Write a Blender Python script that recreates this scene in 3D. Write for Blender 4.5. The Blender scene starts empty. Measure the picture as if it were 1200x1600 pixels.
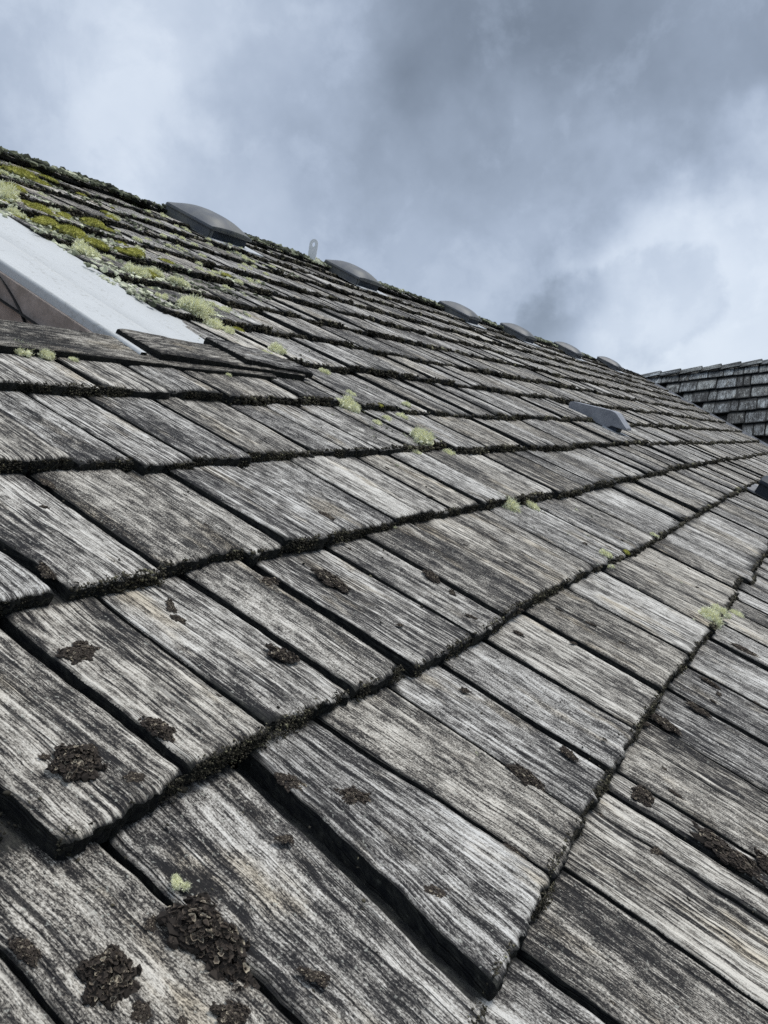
import bpy, math, random
import numpy as np
from mathutils import Matrix, Vector
random.seed(7); rng = np.random.default_rng(11)
sc = bpy.context.scene
COL = sc.collection
PITCH = math.radians(33.0)
CP, SP = math.cos(PITCH), math.sin(PITCH)
RM3 = np.array([[1, 0, 0], [0, CP, -SP], [0, SP, CP]])          # roof frame (along eave, up slope, off roof) -> world
RM = Matrix([[1, 0, 0, 0], [0, CP, -SP, 0], [0, SP, CP, 0], [0, 0, 0, 1]])
def W(u, v, h=0.0): return Vector((u, v*CP - h*SP, v*SP + h*CP))
def Wn(P): return np.asarray(P, float) @ RM3.T

# ------------------------------------------------------------------ camera
CAMH = 0.4421
cam = bpy.data.objects.new('camera', bpy.data.cameras.new('camera')); COL.objects.link(cam)
Hc = Vector((0.47497, -0.07651, 0.87667)); Sc = Vector((-0.77501, -0.50826, 0.37554)); Nc = Vector((0.41684, -0.85780, -0.30070))
fr = Matrix(((Hc.x, -Hc.y, -Hc.z, 0), (Sc.x, -Sc.y, -Sc.z, 0), (Nc.x, -Nc.y, -Nc.z, CAMH), (0, 0, 0, 1)))
cam.matrix_world = RM @ fr
cd = cam.data
cd.sensor_fit = 'VERTICAL'; cd.sensor_height = 6.95; cd.sensor_width = 5.2; cd.lens = 6.95*1312.8/1600
cd.clip_start = 0.01; cd.clip_end = 2000
cd.dof.use_dof = True; cd.dof.focus_distance = 1.25; cd.dof.aperture_fstop = 6.5
sc.camera = cam
# ------------------------------------------------------------------ sun, exposure
SUN = Vector((0.42, -0.38, 0.82)).normalized()
sl = bpy.data.lights.new('sun', 'SUN'); sl.energy = 2.2; sl.angle = math.radians(22); sl.color = (1.0, 0.96, 0.90)
so = bpy.data.objects.new('sun', sl); COL.objects.link(so); so.location = (0, 0, 20)
so.rotation_euler = SUN.to_track_quat('Z', 'Y').to_euler()
sc.view_settings.view_transform = 'Standard'; sc.view_settings.look = 'None'
sc.view_settings.exposure = 0.10; sc.view_settings.gamma = 1.0
sc.cycles.use_denoising = False

# ------------------------------------------------------------------ node helper
class NT:
    def __init__(s, tree): s.t = tree; s.n = tree.nodes; s.l = tree.links
    def node(s, typ, **kw):
        n = s.n.new(typ)
        for k, v in kw.items(): setattr(n, k, v)
        return n
    def put(s, sock, v):
        if v is None: return
        if isinstance(v, bpy.types.NodeSocket): s.l.new(v, sock)
        else:
            if sock.type == 'RGBA' and isinstance(v, (int, float)): v = (v, v, v, 1)
            elif sock.type == 'RGBA' and len(v) == 3: v = (*v, 1)
            sock.default_value = v
    def math(s, op, a, b=None, c=None, clamp=False):
        n = s.node('ShaderNodeMath', operation=op, use_clamp=clamp)
        s.put(n.inputs[0], a)
        if b is not None: s.put(n.inputs[1], b)
        if c is not None: s.put(n.inputs[2], c)
        return n.outputs[0]
    def vmath(s, op, a, b=None, out=0):
        n = s.node('ShaderNodeVectorMath', operation=op)
        s.put(n.inputs[0], a)
        if b is not None: s.put(n.inputs[1], b)
        return n.outputs['Value'] if op in ('DOT_PRODUCT', 'LENGTH') else n.outputs[0]
    def noise(s, vec, scale=1, detail=3, rough=0.55, dist=0.0):
        n = s.node('ShaderNodeTexNoise'); s.put(n.inputs['Vector'], vec)
        n.inputs['Scale'].default_value = scale; n.inputs['Detail'].default_value = detail
        n.inputs['Roughness'].default_value = rough; n.inputs['Distortion'].default_value = dist
        return n.outputs['Fac']
    def mapping(s, vec, scale):
        return s.vmath('MULTIPLY', vec, scale)
    def ramp(s, fac, stops, interp='LINEAR'):
        n = s.node('ShaderNodeValToRGB'); e = n.color_ramp.elements
        n.color_ramp.interpolation = interp
        while len(e) > 1: e.remove(e[-1])
        e[0].position = stops[0][0]; e[0].color = (*stops[0][1], 1) if not isinstance(stops[0][1], float) else (stops[0][1],)*3+(1,)
        for p, c in stops[1:]:
            x = e.new(p); x.color = (c, c, c, 1) if isinstance(c, float) else (*c, 1)
        s.put(n.inputs[0], fac); return n.outputs[0]
    def mix(s, fac, a, b, mode='MIX'):
        n = s.node('ShaderNodeMix', data_type='RGBA', blend_type=mode)
        s.put(n.inputs[0], fac); s.put(n.inputs[6], a); s.put(n.inputs[7], b); return n.outputs[2]
    def smooth(s, x, a, b, lo=0.0, hi=1.0):
        n = s.node('ShaderNodeMapRange', interpolation_type='SMOOTHSTEP')
        s.put(n.inputs[0], x); n.inputs[1].default_value = a; n.inputs[2].default_value = b
        n.inputs[3].default_value = lo; n.inputs[4].default_value = hi; return n.outputs[0]
def new_mat(name):
    m = bpy.data.materials.new(name); m.use_nodes = True
    t = NT(m.node_tree); b = m.node_tree.nodes['Principled BSDF']
    b.inputs['Specular IOR Level'].default_value = 0.25
    return m, t, b

# ------------------------------------------------------------------ sky: broken overcast
world = bpy.data.worlds.new('World'); sc.world = world; world.use_nodes = True
wt = NT(world.node_tree); bg = world.node_tree.nodes['Background']
sky = wt.node('ShaderNodeTexSky', sky_type='NISHITA', sun_disc=False)
sky.sun_elevation = math.asin(SUN.z); sky.sun_rotation = math.atan2(SUN.x, SUN.y)
tc = wt.node('ShaderNodeTexCoord'); D = wt.vmath('NORMALIZE', tc.outputs['Generated'])
sep = wt.node('ShaderNodeSeparateXYZ'); wt.put(sep.inputs[0], D)
zc = wt.math('MAXIMUM', sep.outputs['Z'], 0.0)
den = wt.math('ADD', zc, 0.22)
cx = wt.math('DIVIDE', sep.outputs['X'], den); cy = wt.math('DIVIDE', sep.outputs['Y'], den)
cmb = wt.node('ShaderNodeCombineXYZ'); wt.put(cmb.inputs[0], cx); wt.put(cmb.inputs[1], cy); wt.put(cmb.inputs[2], zc)
big = wt.noise(cmb.outputs[0], 1.1, 3, 0.5, 0.5)
mid = wt.noise(D, 5.5, 5, 0.52, 0.3)
fine = wt.noise(D, 13, 7, 0.58, 0.2)
# cloud banks, each at its own direction in the sky
wn = wt.node('ShaderNodeTexNoise'); wt.put(wn.inputs['Vector'], D); wn.inputs['Scale'].default_value = 9; wn.inputs['Detail'].default_value = 5
off = wt.vmath('MULTIPLY', wt.vmath('SUBTRACT', wn.outputs['Color'], (0.5, 0.5, 0.5)), (0.26, 0.26, 0.26))
Dw = wt.vmath('NORMALIZE', wt.vmath('ADD', D, off))
L = wt.math('ADD', wt.math('MULTIPLY', wt.math('SUBTRACT', big, 0.5), 0.14), 0.425)
L = wt.math('ADD', L, wt.math('MULTIPLY', wt.math('SUBTRACT', mid, 0.5), 0.13))
L = wt.math('ADD', L, wt.math('MULTIPLY', wt.math('SUBTRACT', fine, 0.5), 0.11))
def blob(d, rad, amp, warp=True):
    global L
    c = wt.vmath('DOT_PRODUCT', Dw if warp else D, tuple(Vector(d).normalized()))
    m = wt.smooth(c, math.cos(math.radians(rad)), 1.0)
    L = wt.math('ADD', L, wt.math('MULTIPLY', m, amp))
DARKC = [(0.949, 0.265, 0.152), (0.96, 0.232, 0.150), (0.969, 0.199, 0.145), (0.97, 0.181, 0.160), (0.973, 0.154, 0.170)]
BL = [((0.91, 0.12, 0.38), 28, -0.10), ((0.85, 0.33, 0.38), 16, -0.05), ((0.99, 0.06, 0.08), 16, 0.36), ((0.97, 0.10, 0.19), 11, 0.08),
      ((0.62, 0.65, 0.42), 22, 0.10), ((0.72, 0.58, 0.30), 16, 0.05),
      ((0.69, 0.62, 0.376), 6, 0.09), ((0.93, 0.30, 0.21), 13, 0.14), ((0.60, 0.62, 0.50), 8, 0.06)]
for b_ in BL: blob(*b_)
# broken layers with readable edges, and one darker low cloud
lay = wt.noise(wt.vmath('ADD', D, (2.3, 5.1, 1.7)), 4.2, 7, 0.56, 0.2)
L = wt.math('ADD', L, wt.smooth(lay, 0.46, 0.58, -0.016, 0.030))
lay2 = wt.noise(wt.vmath('ADD', D, (3.1, 7.7, 0.4)), 9.5, 7, 0.6, 0.2)
L = wt.math('ADD', L, wt.smooth(lay2, 0.48, 0.62, -0.020, 0.035))
cms = None
for d_ in DARKC:
    c_ = wt.vmath('DOT_PRODUCT', D, tuple(Vector(d_).normalized()))
    m_ = wt.smooth(c_, math.cos(math.radians(4.6)), math.cos(math.radians(0.6)))
    cms = m_ if cms is None else wt.math('MAXIMUM', cms, m_)
cms = wt.math('ADD', cms, wt.math('MULTIPLY', wt.math('SUBTRACT', wt.noise(D, 26, 7, 0.6, 0.2), 0.5), 1.5))
L = wt.math('SUBTRACT', L, wt.smooth(cms, 0.30, 0.85, 0, 0.115))
L = wt.math('MAXIMUM', L, 0.18)
zen = wt.smooth(sep.outputs['Z'], 0.58, 0.95, 1.0, 2.4)          # overcast brightened overhead, above the view, to add light on the roof
L = wt.math('MULTIPLY', L, zen)
tint = wt.ramp(L, [(0.15, (0.80, 0.99, 1.28)), (0.45, (0.845, 1.0, 1.26)), (0.9, (0.93, 1.0, 1.08))])
cl = wt.vmath('SCALE', tint); 
scn = cl.node; wt.l.new(L, scn.inputs['Scale'])
skyc = wt.vmath('MULTIPLY', sky.outputs[0], (0.10, 0.10, 0.10))
both = wt.mix(0.93, skyc, cl)
ground_mask = wt.smooth(sep.outputs['Z'], -0.06, 0.0)
both = wt.mix(ground_mask, (0.10, 0.11, 0.11), both)
wt.put(bg.inputs[0], both); bg.inputs[1].default_value = 1.0

# ------------------------------------------------------------------ materials
def wood_material(name, light=1.0, dark_shift=0.0, blue=0.0):
    m, t, b = new_mat(name)
    uv = t.node('ShaderNodeUVMap', uv_map='UVMap').outputs[0]
    at = t.node('ShaderNodeVertexColor', layer_name='tint')
    sp = t.node('ShaderNodeSeparateColor'); t.put(sp.inputs[0], at.outputs[0])
    tone, side, hid = sp.outputs[0], sp.outputs[1], sp.outputs[2]
    su = t.node('ShaderNodeSeparateXYZ'); t.put(su.inputs[0], uv)
    wv = t.math('MULTIPLY', t.math('SUBTRACT', t.noise(t.mapping(uv, (9, 2.2, 1)), 1, 2), 0.5), 0.018)
    c2 = t.node('ShaderNodeCombineXYZ'); t.put(c2.inputs[0], t.math('ADD', su.outputs[0], wv)); t.put(c2.inputs[1], su.outputs[1])
    g = c2.outputs[0]
    n1 = t.noise(t.mapping(g, (640, 30, 1)), 1, 3, 0.65)
    n2 = t.noise(t.mapping(g, (250, 5.5, 1)), 1, 5, 0.68)
    n3 = t.noise(t.mapping(g, (52, 5, 1)), 1, 5, 0.66)
    n3b = t.noise(t.mapping(g, (11, 3.5, 1)), 1, 3, 0.6)
    n4 = t.noise(t.mapping(uv, (820, 400, 1)), 1, 4, 0.75)
    n5 = t.noise(t.mapping(g, (110, 40, 1)), 1, 6, 0.72)
    pb = t.math('FRACT', t.math('MULTIPLY', tone, 91.3))            # 0 speckled board, 1 streaky board
    ws = t.math('ADD', 0.55, t.math('MULTIPLY', pb, 1.15)); wk = t.math('SUBTRACT', 1.75, t.math('MULTIPLY', pb, 0.85))
    v = t.math('MULTIPLY', t.math('SUBTRACT', n1, 0.5), 0.80)
    for nn, k in ((n2, ws), (n3, 0.80), (n3b, 0.85), (n4, wk), (n5, 1.15)):
        v = t.math('ADD', v, t.math('MULTIPLY', t.math('SUBTRACT', nn, 0.5), k))
    v = t.math('ADD', v, t.math('MULTIPLY', t.math('SUBTRACT', tone, 0.5), 0.26))
    v = t.math('ADD', v, 0.5 + dark_shift)
    col = t.ramp(v, [(0.26, (0.014, 0.014, 0.016)), (0.40, (0.055, 0.053, 0.053)), (0.49, (0.175, 0.167, 0.156)), (0.60, (0.38, 0.368, 0.345)), (0.80, (0.70, 0.69, 0.66))])
    fr_ = t.math('FRACT', t.math('MULTIPLY', tone, 37.7))
    col = t.mix(t.smooth(fr_, 0.35, 1.0, 0.0, 0.55), col, (0.95, 0.89, 0.78), 'MULTIPLY')
    # tan patches where the grey skin has gone
    tn = t.smooth(t.noise(t.mapping(g, (16, 5, 1)), 1, 4, 0.6), 0.54, 0.70, 0, 0.7)
    col = t.mix(tn, col, (0.90, 0.81, 0.66), 'MULTIPLY')
    # hairline splits that follow the grain
    cr = t.noise(t.mapping(g, (46, 1.1, 1)), 1, 1.5, 0.5)
    crm = t.smooth(t.math('ABSOLUTE', t.math('SUBTRACT', cr, 0.5)), 0.002, 0.012, 1, 0)
    cg = t.smooth(t.noise(t.mapping(g, (20, 3, 1)), 1, 2), 0.44, 0.54)
    crk = t.math('MULTIPLY', crm, cg)
    cr2 = t.noise(t.mapping(g, (95, 1.7, 1)), 1, 1.0, 0.5)
    cg2 = t.smooth(t.noise(t.mapping(g, (31, 4, 1)), 1, 2), 0.47, 0.58)
    crk = t.math('MAXIMUM', crk, t.math('MULTIPLY', t.smooth(t.math('ABSOLUTE', t.math('SUBTRACT', cr2, 0.5)), 0.006, 0.026, 0.9, 0), cg2))
    col = t.mix(t.math('MULTIPLY', crk, 0.9), col, (0.012, 0.012, 0.014))
    # crustose lichen: pale flecks
    fl = t.smooth(t.noise(t.mapping(uv, (240, 190, 1)), 1, 3, 0.6), 0.62, 0.68, 0, 0.55)
    col = t.mix(fl, col, (0.50, 0.51, 0.46))
    # algae-black sides and butts; lapped zone and gap floors darkened alike
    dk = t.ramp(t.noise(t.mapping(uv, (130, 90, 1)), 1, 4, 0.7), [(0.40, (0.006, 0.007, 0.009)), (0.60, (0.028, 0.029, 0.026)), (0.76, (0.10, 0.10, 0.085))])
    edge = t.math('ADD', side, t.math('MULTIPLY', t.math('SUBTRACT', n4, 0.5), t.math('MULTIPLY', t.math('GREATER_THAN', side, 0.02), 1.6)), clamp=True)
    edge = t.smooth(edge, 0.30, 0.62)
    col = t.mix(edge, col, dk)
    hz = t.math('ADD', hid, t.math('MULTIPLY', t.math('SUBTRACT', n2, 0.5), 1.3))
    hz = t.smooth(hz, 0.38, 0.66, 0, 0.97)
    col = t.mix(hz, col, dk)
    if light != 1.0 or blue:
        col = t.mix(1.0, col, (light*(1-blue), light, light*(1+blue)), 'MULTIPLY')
    t.put(b.inputs['Base Color'], col)
    b.inputs['Roughness'].default_value = 0.85
    h = t.math('ADD', t.math('MULTIPLY', n1, 0.5), t.math('MULTIPLY', n2, 1.0))
    h = t.math('ADD', h, t.math('MULTIPLY', n4, 0.35))
    h = t.math('SUBTRACT', h, t.math('MULTIPLY', crk, 0.9))
    bm = t.node('ShaderNodeBump'); bm.inputs['Distance'].default_value = 0.0022; bm.inputs['Strength'].default_value = 0.9
    t.put(bm.inputs['Height'], h); t.l.new(bm.outputs[0], b.inputs['Normal'])
    return m
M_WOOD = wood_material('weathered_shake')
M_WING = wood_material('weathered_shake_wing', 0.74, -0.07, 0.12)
def simple(name, c1, c2, scale, rough=0.8, bump=0.0, spec=0.25, detail=4, metal=0.0, w=(0.38, 0.62)):
    m, t, b = new_mat(name)
    co = t.node('ShaderNodeTexCoord').outputs['Object']
    n = t.noise(co, scale, detail, 0.65)
    t.put(b.inputs['Base Color'], t.ramp(n, [(w[0], c1), (w[1], c2)]))
    b.inputs['Roughness'].default_value = rough; b.inputs['Specular IOR Level'].default_value = spec; b.inputs['Metallic'].default_value = metal
    if bump:
        bm = t.node('ShaderNodeBump'); bm.inputs['Distance'].default_value = bump; t.put(bm.inputs['Height'], n); t.l.new(bm.outputs[0], b.inputs['Normal'])
    return m
M_MOSS = simple('dark_moss', (0.012, 0.012, 0.010), (0.085, 0.085, 0.062), 180, 0.95, 0.002)
M_DECK = simple('roofing_felt', (0.010, 0.010, 0.011), (0.03, 0.03, 0.028), 30, 0.95)
def attr_mat(name, stops, rough=0.9):
    m, t, b = new_mat(name)
    at = t.node('ShaderNodeVertexColor', layer_name='tint'); sp = t.node('ShaderNodeSeparateColor'); t.put(sp.inputs[0], at.outputs[0])
    t.put(b.inputs['Base Color'], t.ramp(sp.outputs[0], stops)); b.inputs['Roughness'].default_value = rough
    return m
M_LICHEN = attr_mat('pale_lichen', [(0.0, (0.45, 0.47, 0.27)), (0.45, (0.80, 0.81, 0.55)), (1.0, (0.92, 0.92, 0.72))])
M_GREEN = attr_mat('cushion_moss', [(0.0, (0.05, 0.05, 0.015)), (0.5, (0.36, 0.36, 0.09)), (1.0, (0.72, 0.69, 0.22))])
M_CLUMP = attr_mat('brown_clump', [(0.0, (0.012, 0.010, 0.009)), (0.5, (0.058, 0.047, 0.039)), (0.8, (0.15, 0.122, 0.095)), (1.0, (0.48, 0.43, 0.33))])
M_CRUST = attr_mat('crust', [(0.0, (0.012, 0.013, 0.012)), (0.4, (0.07, 0.08, 0.05)), (0.7, (0.30, 0.32, 0.22)), (1.0, (0.70, 0.72, 0.55))])
M_MFR = attr_mat('fringe', [(0.0, (0.010, 0.010, 0.008)), (0.45, (0.040, 0.036, 0.027)), (0.8, (0.105, 0.095, 0.065)), (1.0, (0.32, 0.31, 0.20))])
M_VENT = simple('grey_vent_plastic', (0.085, 0.095, 0.115), (0.15, 0.155, 0.15), 7, 0.50, 0.0, 0.35)
M_VENT2 = simple('slate_vent_metal', (0.21, 0.22, 0.25), (0.30, 0.31, 0.34), 16, 0.45, 0.0, 0.5)
M_VIN = simple('vent_throat', (0.02, 0.026, 0.04), (0.035, 0.045, 0.065), 20, 0.6)
M_FLG = simple('galvanised', (0.42, 0.45, 0.48), (0.60, 0.62, 0.64), 16, 0.45, 0.0, 0.5)
M_CAP = simple('old_cap_wood', (0.05, 0.05, 0.05), (0.22, 0.21, 0.20), 60, 0.9, 0.003)
M_VAL = simple('valley_metal', (0.16, 0.165, 0.18), (0.26, 0.265, 0.28), 9, 0.55, 0.0, 0.4)

# ------------------------------------------------------------------ object helpers
def tag(o, label=None, cat=None, group=None, kind=None):
    if label: o['label'] = label
    if cat: o['category'] = cat
    if group: o['group'] = group
    if kind: o['kind'] = kind
    return o
def link(o, parent=None):
    COL.objects.link(o)
    if parent is not None: o.parent = parent
    return o
class MB:
    """vertex / face collector with UVs and a per-vertex tint"""
    def __init__(s): s.v = []; s.f4 = []; s.f3 = []; s.uv = []; s.c = []; s.n = 0
    def add(s, V, F, uv=None, c=None):
        V = np.asarray(V, float); F = np.asarray(F, int)
        (s.f4 if F.shape[1] == 4 else s.f3).append(F + s.n)
        s.v.append(V); s.uv.append(np.zeros((len(V), 2)) if uv is None else uv)
        s.c.append(np.tile((0.5, 0, 0), (len(V), 1)) if c is None else np.asarray(c, float)); s.n += len(V)
    def mesh(s, name, mat, smooth=True):
        me = bpy.data.meshes.new(name)
        V = np.concatenate(s.v); UV = np.concatenate(s.uv); C = np.concatenate(s.c)
        f4 = np.concatenate(s.f4) if s.f4 else np.zeros((0, 4), int); f3 = np.concatenate(s.f3) if s.f3 else np.zeros((0, 3), int)
        li = np.concatenate([f4.ravel(), f3.ravel()]).astype(np.int32)
        me.vertices.add(len(V)); me.vertices.foreach_set('co', V.astype(np.float32).ravel())
        me.loops.add(len(li)); me.loops.foreach_set('vertex_index', li)
        np_ = len(f4) + len(f3); me.polygons.add(np_)
        st = np.concatenate([np.arange(len(f4))*4, len(f4)*4 + np.arange(len(f3))*3]).astype(np.int32)
        me.polygons.foreach_set('loop_start', st)
        me.polygons.foreach_set('use_smooth', np.full(np_, smooth))
        me.update(calc_edges=True)
        ul = me.uv_layers.new(name='UVMap'); ul.data.foreach_set('uv', UV[li].astype(np.float32).ravel())
        ca = me.color_attributes.new('tint', 'FLOAT_COLOR', 'POINT')
        ca.data.foreach_set('color', np.concatenate([C, np.ones((len(C), 1))], 1).astype(np.float32).ravel())
        me.materials.append(mat); me.validate(); return me
def obj(name, me, parent=None):
    return link(bpy.data.objects.new(name, me), parent)
def grid_faces(nx, ny):
    i = np.arange(nx-1)[:, None]; j = np.arange(ny-1)[None, :]
    a = (i*ny + j).ravel(); return np.stack([a, a+ny, a+ny+1, a+1], 1)
_T = rng.random((256, 256))
def vn(x, y):
    xi = np.floor(x).astype(int); yi = np.floor(y).astype(int); fx = x-xi; fy = y-yi
    fx = fx*fx*(3-2*fx); fy = fy*fy*(3-2*fy)
    g = lambda a, b: _T[a & 255, b & 255]
    return (g(xi, yi)*(1-fx)+g(xi+1, yi)*fx)*(1-fy)+(g(xi, yi+1)*(1-fx)+g(xi+1, yi+1)*fx)*fy - 0.5
def box_mesh(name, x0, x1, y0, y1, z0, z1, mat, bevel=0.0, roof=False):
    import bmesh
    bm = bmesh.new(); bmesh.ops.create_cube(bm, size=1)
    for v in bm.verts: v.co = Vector(((x0+x1)/2+v.co.x*(x1-x0), (y0+y1)/2+v.co.y*(y1-y0), (z0+z1)/2+v.co.z*(z1-z0)))
    if bevel: bmesh.ops.bevel(bm, geom=bm.edges[:], offset=bevel, segments=2, affect='EDGES')
    me = bpy.data.meshes.new(name); bm.to_mesh(me); bm.free(); me.materials.append(mat); return me
def poly_prism(name, prof, x0, x1, mat, bevel=0.0):
    """profile in (y, z) extruded from x0 to x1"""
    import bmesh
    bm = bmesh.new(); A = [bm.verts.new((x0, y, z)) for y, z in prof]; B = [bm.verts.new((x1, y, z)) for y, z in prof]
    bm.faces.new(A[::-1]); bm.faces.new(B); n = len(prof)
    for i in range(n): bm.faces.new((A[i], A[(i+1) % n], B[(i+1) % n], B[i]))
    bmesh.ops.recalc_face_normals(bm, faces=bm.faces[:])
    if bevel: bmesh.ops.bevel(bm, geom=bm.edges[:], offset=bevel, segments=2, affect='EDGES')
    me = bpy.data.meshes.new(name); bm.to_mesh(me); bm.free(); me.materials.append(mat); return me

# ------------------------------------------------------------------ ground, house root
GZ = -4.2
gm = MB(); gx = np.linspace(-400, 400, 60); X, Y = np.meshgrid(gx, gx, indexing='ij')
gm.add(np.stack([X.ravel(), Y.ravel(), GZ + 0*X.ravel()], 1), grid_faces(60, 60))
tag(obj('ground', gm.mesh('ground', simple('grass_ground', (0.03, 0.05, 0.02), (0.07, 0.09, 0.04), 0.6, 0.95))), kind='structure')
house = bpy.data.objects.new('house', None); house.location = (6.5, 2.9, GZ); link(house)
tag(house, 'house roof of weathered grey split wooden shakes with a lower wing at the far right', 'house')
INV = Matrix.Translation(-house.location)
def hpart(name, me, parent=None):
    o = obj(name, me, parent or house)
    if parent is None: o.matrix_parent_inverse = INV
    return o

# ------------------------------------------------------------------ roof shakes
T = 0.018; E0 = 0.006; EX = 0.254
RU = [-2, 2.8, 4.0, 6.0, 9.0, 13.9]; RV = [3.33, 3.33, 3.28, 3.13, 3.03, 2.90]
def ridge_v(u): return np.interp(u, RU, RV)
def valley_u(v): return 12.6 + 0.85*(v - 1.68)
BT = {0: [(0.30, 0.0), (0.52, -0.014), (0.56, -0.008), (0.69, 0.001), (0.91, 0.008), (0.97, 0.009), (1.34, 0.015), (1.79, 0.005), (2.24, 0.001), (3.02, 0.0)],
      1: [(0.30, 0.285), (0.35, 0.300), (0.365, 0.268), (0.49, 0.262), (0.61, 0.270), (0.75, 0.262), (0.88, 0.256), (1.0, 0.250), (1.37, 0.262), (1.72, 0.259), (2.04, 0.248), (2.82, 0.252), (4.16, 0.27), (5.72, 0.262)],
      2: [(0.50, 0.512), (0.555, 0.512), (0.57, 0.504), (0.7, 0.518), (0.86, 0.526), (0.88, 0.514), (1.13, 0.517), (1.45, 0.528), (1.79, 0.528), (2.1, 0.517), (2.95, 0.52), (4.16, 0.54), (7.53, 0.516)],
      3: [(0.67, 0.766), (0.87, 0.762), (0.90, 0.748), (0.99, 0.748), (1.18, 0.769), (1.77, 0.786), (2.16, 0.768), (2.43, 0.755), (4.29, 0.79), (5.36, 0.768), (9.86, 0.762)],
      4: [(0.84, 1.013), (0.99, 1.011), (1.46, 1.010), (1.82, 1.035), (1.95, 1.012), (2.23, 0.992), (2.55, 0.985), (3.04, 1.002), (4.44, 1.03), (5.17, 1.015), (9.95, 1.021)]}
def butt_v(k, u):
    if k in BT:
        a = np.array(BT[k]); return float(np.interp(u, a[:, 0], a[:, 1]))
    return E0 + EX*k + 0.010*math.sin(u*1.3 + k*2.1) + 0.006*math.sin(u*3.7+k)
# joints read off the near courses: (left edge, right edge) at the butt; gaps between are real gaps
JT = {-1: [(0.30, 0.44), (0.445, 0.612), (0.616, 0.752), (0.757, 0.885), (0.89, 0.947), (0.954, 1.012), (1.018, 1.12), (1.124, 1.215), (1.219, 1.395), (1.401, 1.545), (1.551, 1.80), (1.806, 1.95)],
      0: [(0.15, 0.296), (0.300, 0.402), (0.410, 0.526), (0.545, 0.695), (0.704, 0.829), (0.834, 0.962), (0.968, 1.115), (1.119, 1.298), (1.303, 1.42), (1.424, 1.545), (1.55, 1.79), (1.797, 2.03)],
      1: [(0.20, 0.344), (0.368, 0.494), (0.500, 0.606), (0.611, 0.749), (0.754, 0.857), (0.880, 1.060), (1.063, 1.184), (1.187, 1.356), (1.363, 1.53), (1.534, 1.74), (1.745, 1.88), (1.884, 2.02), (2.024, 2.18), (2.184, 2.37), (2.375, 2.62), (2.625, 2.87)],
      2: [(0.40, 0.553), (0.571, 0.708), (0.713, 0.863), (0.867, 0.946), (0.949, 1.118), (1.122, 1.284), (1.289, 1.45), (1.453, 1.546), (1.551, 1.692), (1.697, 1.86), (1.866, 2.10)],
      3: [(0.52, 0.64), (0.644, 0.781), (0.784, 0.885), (0.889, 1.003), (1.007, 1.153), (1.157, 1.228), (1.231, 1.371), (1.374, 1.50), (1.503, 1.643), (1.647, 1.808), (1.811, 1.92)]}
# per-shake tone of the near boards that stand out as lighter or darker
TN = {(0, 2): 0.52, (0, 3): 0.62, (0, 4): 0.66, (0, 5): 0.40, (0, 6): 0.56, (0, 7): 0.63, (0, 8): 0.45, (0, 1): 0.66, (0, 0): 0.74, (1, 1): 0.50, (1, 2): 0.58, (1, 3): 0.60, (1, 4): 0.55, (1, 7): 0.10,
      (1, 5): 0.36, (1, 6): 0.52, (2, 1): 0.60, (2, 2): 0.34, (2, 3): 0.55, (-1, 6): 0.66, (-1, 2): 0.42, (-1, 3): 0.58}
shk = MB(); FR = []                               # FR: butt segments for the moss line
def surf_h(u, v):
    k = math.floor((v - E0)/EX); b0 = butt_v(k, u); 
    if v < b0: k -= 1; b0 = butt_v(k, u)
    elif v >= butt_v(k+1, u): k += 1; b0 = butt_v(k, u)
    return -T*(v-b0)/EX
def cam_dist(u, v): return math.sqrt(u*u + v*v + CAMH*CAMH)
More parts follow.
